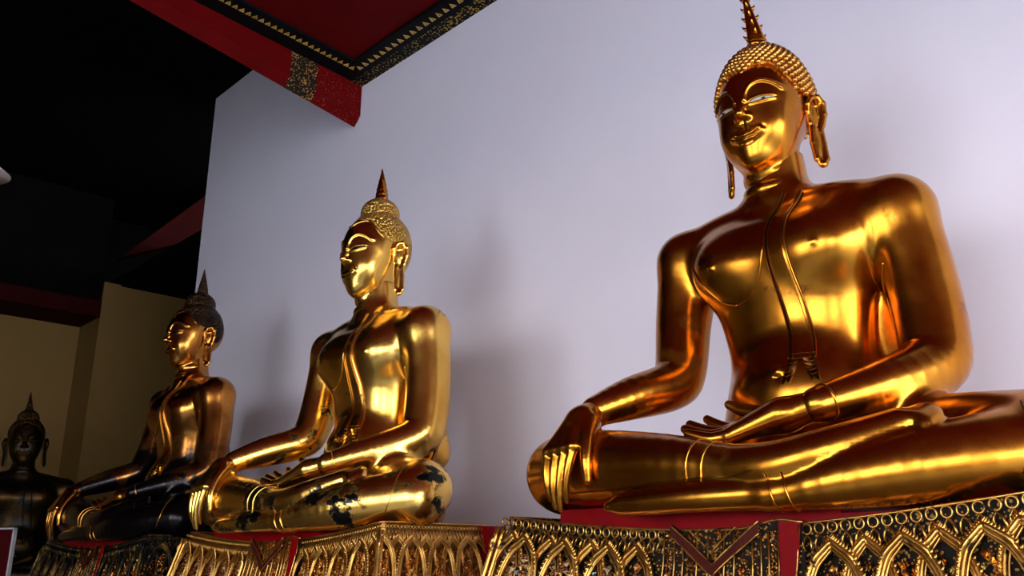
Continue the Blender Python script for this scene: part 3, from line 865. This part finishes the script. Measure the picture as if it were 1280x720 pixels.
        for cs in (side, side + 2*hw):                 # rib down each corner
            if lo_s < cs < hi_s:
                for d in (-.010, .0, .010): frame.tube([pt(cs + d, v, .012 + (.008 if d == 0 else 0)) for v in (.03, .07, .12, .2, .35, .5)], .0070, 6)
        mb.obj('ring_row', mats['gold'], root); lb.obj('loop_row', mats['gold'], root)
        frame.obj('petal_frieze', mats['gold'], root); bead.obj('petal_beading', mats['gold2'], root)
        leaf.obj('leaf_inlay', mats['leaf'], root, smooth=False); mir.obj('mirror_inlay', mats['mirror'], root, smooth=False)
    if not apron: return root
    # centre apron with strips and a V shaped border
    sm = side + hw; mb = MB(); gb = MB(); st = MB()
    A0, A1 = -.16, .27
    sv = np.linspace(A0, A1, 25)
    def hood(a):  # upper edge of the apron, swelling at its right shoulder
        return .002 - .016*math.exp(-((a - .20)/.06)**2)
    V = []; 
    for v in (0, .1, .2, .35, .54):
        for a in sv: V.append(pt(sm + a, (hood(a) if v == 0 else v), .006))
    k = len(sv); mb.add(V, [(r*k+i, (r+1)*k+i, (r+1)*k+i+1, r*k+i+1) for r in range(4) for i in range(k-1)])
    mb.obj('apron_ground', mats['ground'], root)
    rd = MB(); V = []
    for v in (.004, .1, .2, .35, .54):
        V += [pt(sm + .205, v + (hood(.205) if v < .01 else 0), .016), pt(sm + .266 - min(v, .2)*.12, v + (hood(.25) if v < .01 else 0), .016)]
    rd.add(V, [(2*i, 2*i+2, 2*i+3, 2*i+1) for i in range(4)]); rd.obj('red_cloth_strip', mats['red'], root)
    for a in (-.155, -.118, -.090, -.045, -.010, .040, .070, .125, .150, .172, .200):
        gb.tube([pt(sm + a, v, .012) for v in (.012, .1, .2, .35, .54)], .0024, 5)
    gb.tube([pt(sm + a, hood(a), .012) for a in sv[10:]], .0032, 6)
    gb.tube([pt(sm + .262 - v*.12, v, .018) for v in (.004, .05, .1, .2, .5)], .0022, 5)
    gb.obj('apron_rib', mats['gold'], root)
    for c_, w_ in ((-.137, .010), (-.067, .012), (.015, .016), (.098, .018), (.186, .009)):
        for j in range(34):
            v = .012 + j*.0115
            for sg in (-1, 1):
                V_, F_ = tri(sm + c_ + sg*w_*.6, v + RNG.normal(0, .002), .010, .0052, .0058, .008); st.add(V_, F_)
    for j in range(420):
        a = RNG.uniform(-.15, .20); v = RNG.uniform(.006, .30)
        V_, F_ = tri(sm + a, v, .008, .0040*RNG.uniform(.5, 1.3), .0045*RNG.uniform(.5, 1.3), .005); st.add(V_, F_)
    st.obj('apron_inlay', mats['leaf'], root, smooth=False)
    vb = MB(); vg = MB()
    VX = .012
    for (d, wd) in ((0, .017),):
        for sg, x1 in ((-1, -.125), (1, .150)):
            n_ = 12; top_v = .002
            L = [(VX + (x1 - VX)*i/n_, .108 - (.108 - top_v)*(i/n_)**(1.0 if sg < 0 else .85)) for i in range(n_ + 1)]
            V = []
            for a, v in L: V += [pt(sm + a, v - wd*.9, .024), pt(sm + a, v + wd*.9, .024), pt(sm + a, v + wd*.9, .008), pt(sm + a, v - wd*.9, .008)]
            vb.add(V, [q for i in range(n_) for q in ((4*i, 4*i+1, 4*i+5, 4*i+4), (4*i+1, 4*i+2, 4*i+6, 4*i+5), (4*i+3, 4*i, 4*i+4, 4*i+7))])
            for dd in (-wd*.9, wd*.9): vg.tube([pt(sm + a, v + dd, .025) for a, v in L], .0024, 5)
            vg.tube([pt(sm + a*.55, .6*v - .004, .025) for a, v in L], .0018, 5)
    vb.obj('apron_border', mats['vband'], root, smooth=False); vg.obj('apron_border_edge', mats['gold'], root)
    fl = MB()
    for j in range(26):
        a = RNG.uniform(-.10, .11); v = RNG.uniform(.004, .07)
        if v > .085 - abs(a - VX)*.75: continue
        V_, F_ = tri(sm + a, v, .014, .006, .005, .006); fl.add(V_, F_)
    fl.obj('apron_floral', mats['gold2'], root, smooth=False)
    return root
MP1 = dict(ground=M['mosaic1'], red=M['red_cloth'], gold=M['ped_gold'], gold2=M['ped_gold2'], leaf=M['leaf'], mirror=M['mirror'], vband=plain('brown_border', (.055, .007, .003), .5, spec=.1))
MP2 = dict(MP1); MP2['ground'] = gold('gilded_ground', (.42, .22, .05), (.18, .08, .02), .4, mott=20); MP2['mirror'] = M['leaf']; MP2['gold'] = M['ped_gold2']
MP3 = dict(MP1); MP3['ground'] = M['mosaic3']
dk = gold('dark_patchy_gilding', (.32, .19, .05), (.03, .02, .01), .35, (.01, .008, .006), 12, (.46, .54), mott=10)  # gilding darkened in random noise patches
MP3['gold'] = dk; MP3['gold2'] = dk
pedestal(P1, 0, .165, .0345, .0128, MP1, 'nearest gilded pedestal with glass mosaic petals under the largest statue')
pedestal(P2, 0, .125, .0165, .0062, MP2, 'bright gold pedestal with fine petals under the middle statue')
pedestal(P3, 0, .14, .022, .008, MP3, 'dark pedestal with scattered gold glints under the lacquered statue')
pedestal(P4, math.radians(72), .12, .03, .010, MP3, 'shadowed pedestal under the far darkened statue at the left edge', apron=0)

# ------------------------------------------------------------------ the building
def struct(name, mb, mat, smooth=False):
    o = mb.obj(name, mat, None, smooth); o['kind'] = 'structure'; return o
WY = 3.42
mb = MB(); mb.box((-7.95, WY, 0), (9, WY + .5, 6.10)); struct('wall_back', mb, M['wall'])
mb = MB(); mb.box((-30, -4.6, -.2), (9, 12, 0)); struct('floor', mb, M['floor'])
mb = MB(); mb.box((-60, -60, -.9), (60, 30, -.8)); struct('ground', mb, M['ground'])
# cream walls beyond the white wall
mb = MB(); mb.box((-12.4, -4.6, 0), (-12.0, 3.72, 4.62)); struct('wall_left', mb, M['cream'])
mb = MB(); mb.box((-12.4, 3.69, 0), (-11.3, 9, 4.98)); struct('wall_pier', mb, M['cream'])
mb = MB(); mb.box((-12.05, -4.6, 4.52), (-11.3, 3.69, 4.72)); tag(mb.obj('lintel_beam', M['darkred'], None, False), 'dim red timber beam along the top of the far cream wall', 'beam')
# ceiling: red panel on the right bays, sloping gently up away from the wall
def slope_panel(name, x0, x1, y0, z0, y1, z1, t, mat):
    mb = MB(); mb.add([(x0, y0, z0), (x1, y0, z0), (x1, y1, z1), (x0, y1, z1), (x0, y0, z0 + t), (x1, y0, z0 + t), (x1, y1, z1 + t), (x0, y1, z1 + t)],
                      [(0, 3, 2, 1), (4, 5, 6, 7), (0, 1, 5, 4), (1, 2, 6, 5), (2, 3, 7, 6), (3, 0, 4, 7)])
    return mb
CZ = 5.15; CK = .085
cz = lambda y: CZ + CK*(WY - y)
struct('ceiling', slope_panel('c', -5.32, 9, WY, cz(WY), -.6, cz(-.6), .12, M['red_paint']), M['red_paint'])
struct('ceiling_eaves', slope_panel('c', -30, 9, -4.9, 3.45, -.6, cz(-.6) + .02, .1, M['red_paint']), M['red_paint'])  # unseen eaves, set low to narrow the highlights on the gold
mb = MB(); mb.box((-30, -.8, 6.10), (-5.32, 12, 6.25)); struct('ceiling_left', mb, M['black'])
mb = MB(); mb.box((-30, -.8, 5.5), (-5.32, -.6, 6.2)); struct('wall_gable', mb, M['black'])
mb = MB(); mb.box((-12.5, 3.3, 4.98), (-12.05, 9, 6.12)); mb.box((-12.5, -.8, 4.725), (-11.32, 3.685, 6.09)); struct('wall_upper', mb, M['black'])  # black box over the lintel stands in for shade on the pier side
mb = MB(); mb.box((-5.50, -.8, 5.26), (-5.33, 3.42, 6.10)); struct('trim_7', mb, M['black'])  # unseen panel added to close the slot where light leaked in
mb = MB(); mb.box((-7.95, 3.92, 0), (-7.75, 9, 4.96)); struct('wall_side_light_stop', mb, M['cream'])  # unseen wall added to keep light out behind the white wall
mb = MB(); mb.box((-12.4, 9, 0), (-7.75, 9.2, 6.1)); struct('wall_end_light_stop', mb, M['cream'])  # unseen end wall added to keep sky light off the pier
# dark timber overhead in the far bay
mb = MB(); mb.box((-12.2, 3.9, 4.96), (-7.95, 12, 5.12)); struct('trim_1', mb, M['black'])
# outward beam with chamfered underside
zb = lambda y: 4.81 + .165*(WY - y)
sec = [(-5.28, .42), (-5.28, .072), (-5.355, 0), (-5.50, .15), (-5.50, .42)]
def beam_piece(y0, y1, grow=0):
    mb = MB(); k = len(sec); cxm, czm = -5.39, .2
    V = []
    for y in (y0, y1):
        for (x, dz) in sec: V.append((cxm + (x - cxm)*(1 + grow), y, zb(y) + czm + (dz - czm)*(1 + grow)))
    mb.add(V, [tuple(range(k)), tuple(reversed(range(k, 2*k)))] + [(i, i + k, (i+1) % k + k, (i+1) % k) for i in range(k)]); return mb
root = empty('ceiling_beam', (0, 0, 0), 0, 'red painted ceiling beam with chamfered underside and stencilled band, meeting the white wall', 'beam')
beam_piece(WY - .005, -1.2).obj('timber', M['red_paint'], root, False)
beam_piece(3.02, 2.80, .012).obj('stencilled_band', M['beam_band'], root, False)
beam_piece(WY - .006, 3.02, .008).obj('end_panel', M['beam_spot'], root, False)
# trims along panel edges
def trim_strip(name, pts, mat):
    """pts: list of 4 corner points, thin raised board"""
    mb = MB(); P = [Vector(p) for p in pts]; n = Vector((0, 0, -.02)); mb.add(P + [p + n for p in P], [(0, 3, 2, 1), (4, 5, 6, 7), (0, 1, 5, 4), (1, 2, 6, 5), (2, 3, 7, 6), (3, 0, 4, 7)]); return mb
def board(x0, x1, y0, y1, d): return [(x0, y0, cz(y0) - d), (x1, y0, cz(y0) - d), (x1, y1, cz(y1) - d), (x0, y1, cz(y1) - d)]
root = empty('ceiling_border', (0, 0, 0), 0, 'black ceiling border with gold triangles framing the red panel above the white wall', 'ceiling border')
trim_strip('s', board(-5.28, 9, WY - .002, WY - .10, 0), None).obj('wall_band', M['trim_pattern'], root, False)
trim_strip('s', board(-5.28, 9, WY - .10, WY - .24, 0), None).obj('wall_strip', M['trim_black'], root, False)
trim_strip('s', board(-5.28, -5.04, WY - .24, -.6, 0), None).obj('beam_strip', M['trim_black'], root, False)
tr = MB()
def gtri(cx, cy, d, w, h):
    z = cz(cy) - .0225; c = Vector((cx, cy, z)); d = Vector(d); e = Vector((d.y, -d.x, 0))
    for (o, s_) in ((c + d*h*.15, .55), (c - d*h*.35 + e*w*.5, .55), (c - d*h*.35 - e*w*.5, .55)):
        V = [o + d*h*s_, o - d*h*.35*s_ + e*w*s_, o - d*h*.35*s_ - e*w*s_]; tr.add(V + [v + Vector((0, 0, .003)) for v in V], [(0, 1, 2), (0, 2, 1), (0, 1, 4, 3), (1, 2, 5, 4), (2, 0, 3, 5)])
y = WY - .17; x = -5.08
for i in range(90): gtri(x + i*.072, WY - .165, (0, -1, 0), .022, .038)
for i in range(46): gtri(-5.12, WY - .20 - i*.05, (1, 0, 0), .020, .038)
tr.obj('gold_triangle_row', M['gold_paint'], root, False)
# faint red beam in the far dark bay
mb = MB(); mb.prism([(3.39, 4.90), (5.7, 6.06), (4.42, 6.06)], .25, (-10.2, 0, 0), (0, 1, 0), (0, 0, 1), (1, 0, 0))
struct('trim_9', mb, M['darkred'])
# unseen outer side, added to shape the light: closed at left, narrowed at right
mb = MB(); mb.box((-30, -4.9, -.2), (-4.2, -4.6, 6.2)); struct('wall_front_light_stop', mb, M['cream'])  # unseen wall, placed so that the left side gets less light
mb = MB(); mb.box((-4.2, -4.9, 0), (9, -4.65, .95)); struct('wall_parapet_light_stop', mb, M['cream'])  # unseen parapet added to narrow the highlights on the gold
for i, x in enumerate((-1.7, 2.0, 5.7)):
    mb = MB(); mb.box((x - .3, -4.95, .0), (x + .3, -4.35, 3.75)); struct('trim_%d' % (i + 2), mb, M['cream'])  # unseen columns added for dark streaks in the gold reflections
# pendant lamp at the left edge
root = empty('pendant_lamp', (-8.62, 1.62, 4.93), 0, 'pale conical pendant lamp shade high at the left edge', 'lamp')
mb = MB(); mb.lathe([(.245, 0), (.25, .008), (.13, .105), (.05, .16), (.04, .20), (.035, .20), (.045, .155), (.125, .10), (.242, .004)], (0, 0, 0), 40); mb.obj('lamp_shade', M['lamp'], root)
mb = MB(); mb.tube([(0, 0, .19), (0, 0, 1.17)], .008, 8); mb.obj('cord', M['black'], root)
# small notice board at bottom left
root = empty('notice_board', (-7.75, 2.02, 0), math.radians(35), 'small dark red notice board with white frame at the lower left corner', 'sign')
mb = MB(); mb.box((-.30, -.012, 1.40), (.135, .012, 1.845)); mb.obj('board', M['sign_red'], root, False)
mb = MB()
for a, b in (((-.31, 1.843), (.147, 1.855)), ((-.31, 1.39), (.147, 1.402)), ((-.31, 1.39), (-.298, 1.855)), ((.135, 1.39), (.147, 1.855))): mb.box((a[0], -.018, a[1]), (b[0], .016, b[1]))
mb.obj('frame', M['sign_white'], root, False)
mb = MB(); mb.tube([(-.08, 0, .02), (-.08, 0, 1.41)], .018, 10); mb.lathe([(.16, 0), (.16, .02), (.03, .04)], (-.08, 0, 0), 24); mb.obj('stand', M['black'], root)

# ------------------------------------------------------------------ light
w = bpy.data.worlds.new('sky'); SC.world = w; w.use_nodes = True; nt = w.node_tree; bg = nt.nodes['Background']
tc = node(nt, 'ShaderNodeTexCoord'); sx = node(nt, 'ShaderNodeSeparateXYZ'); nt.links.new(tc.outputs['Generated'], sx.inputs[0])
r = ramp(nt, sx.outputs['Z'], [(0, (.95, .94, .95)), (.2, (.72, .84, 1.0)), (.9, (.42, .60, 1.0))])
nt.links.new(r.outputs[0], bg.inputs['Color']); bg.inputs['Strength'].default_value = 11.0
sun = bpy.data.lights.new('sun', 'SUN'); sun.energy = 6; sun.angle = .01; sun.color = (1, .95, .85)
so = bpy.data.objects.new('sun', sun); COL.objects.link(so); so.rotation_euler = (math.radians(38), 0, math.radians(-155)); 
vs = SC.view_settings; vs.view_transform = 'Standard'; vs.look = 'None'; vs.gamma = 1; vs.use_curve_mapping = False; vs.exposure = 0.0
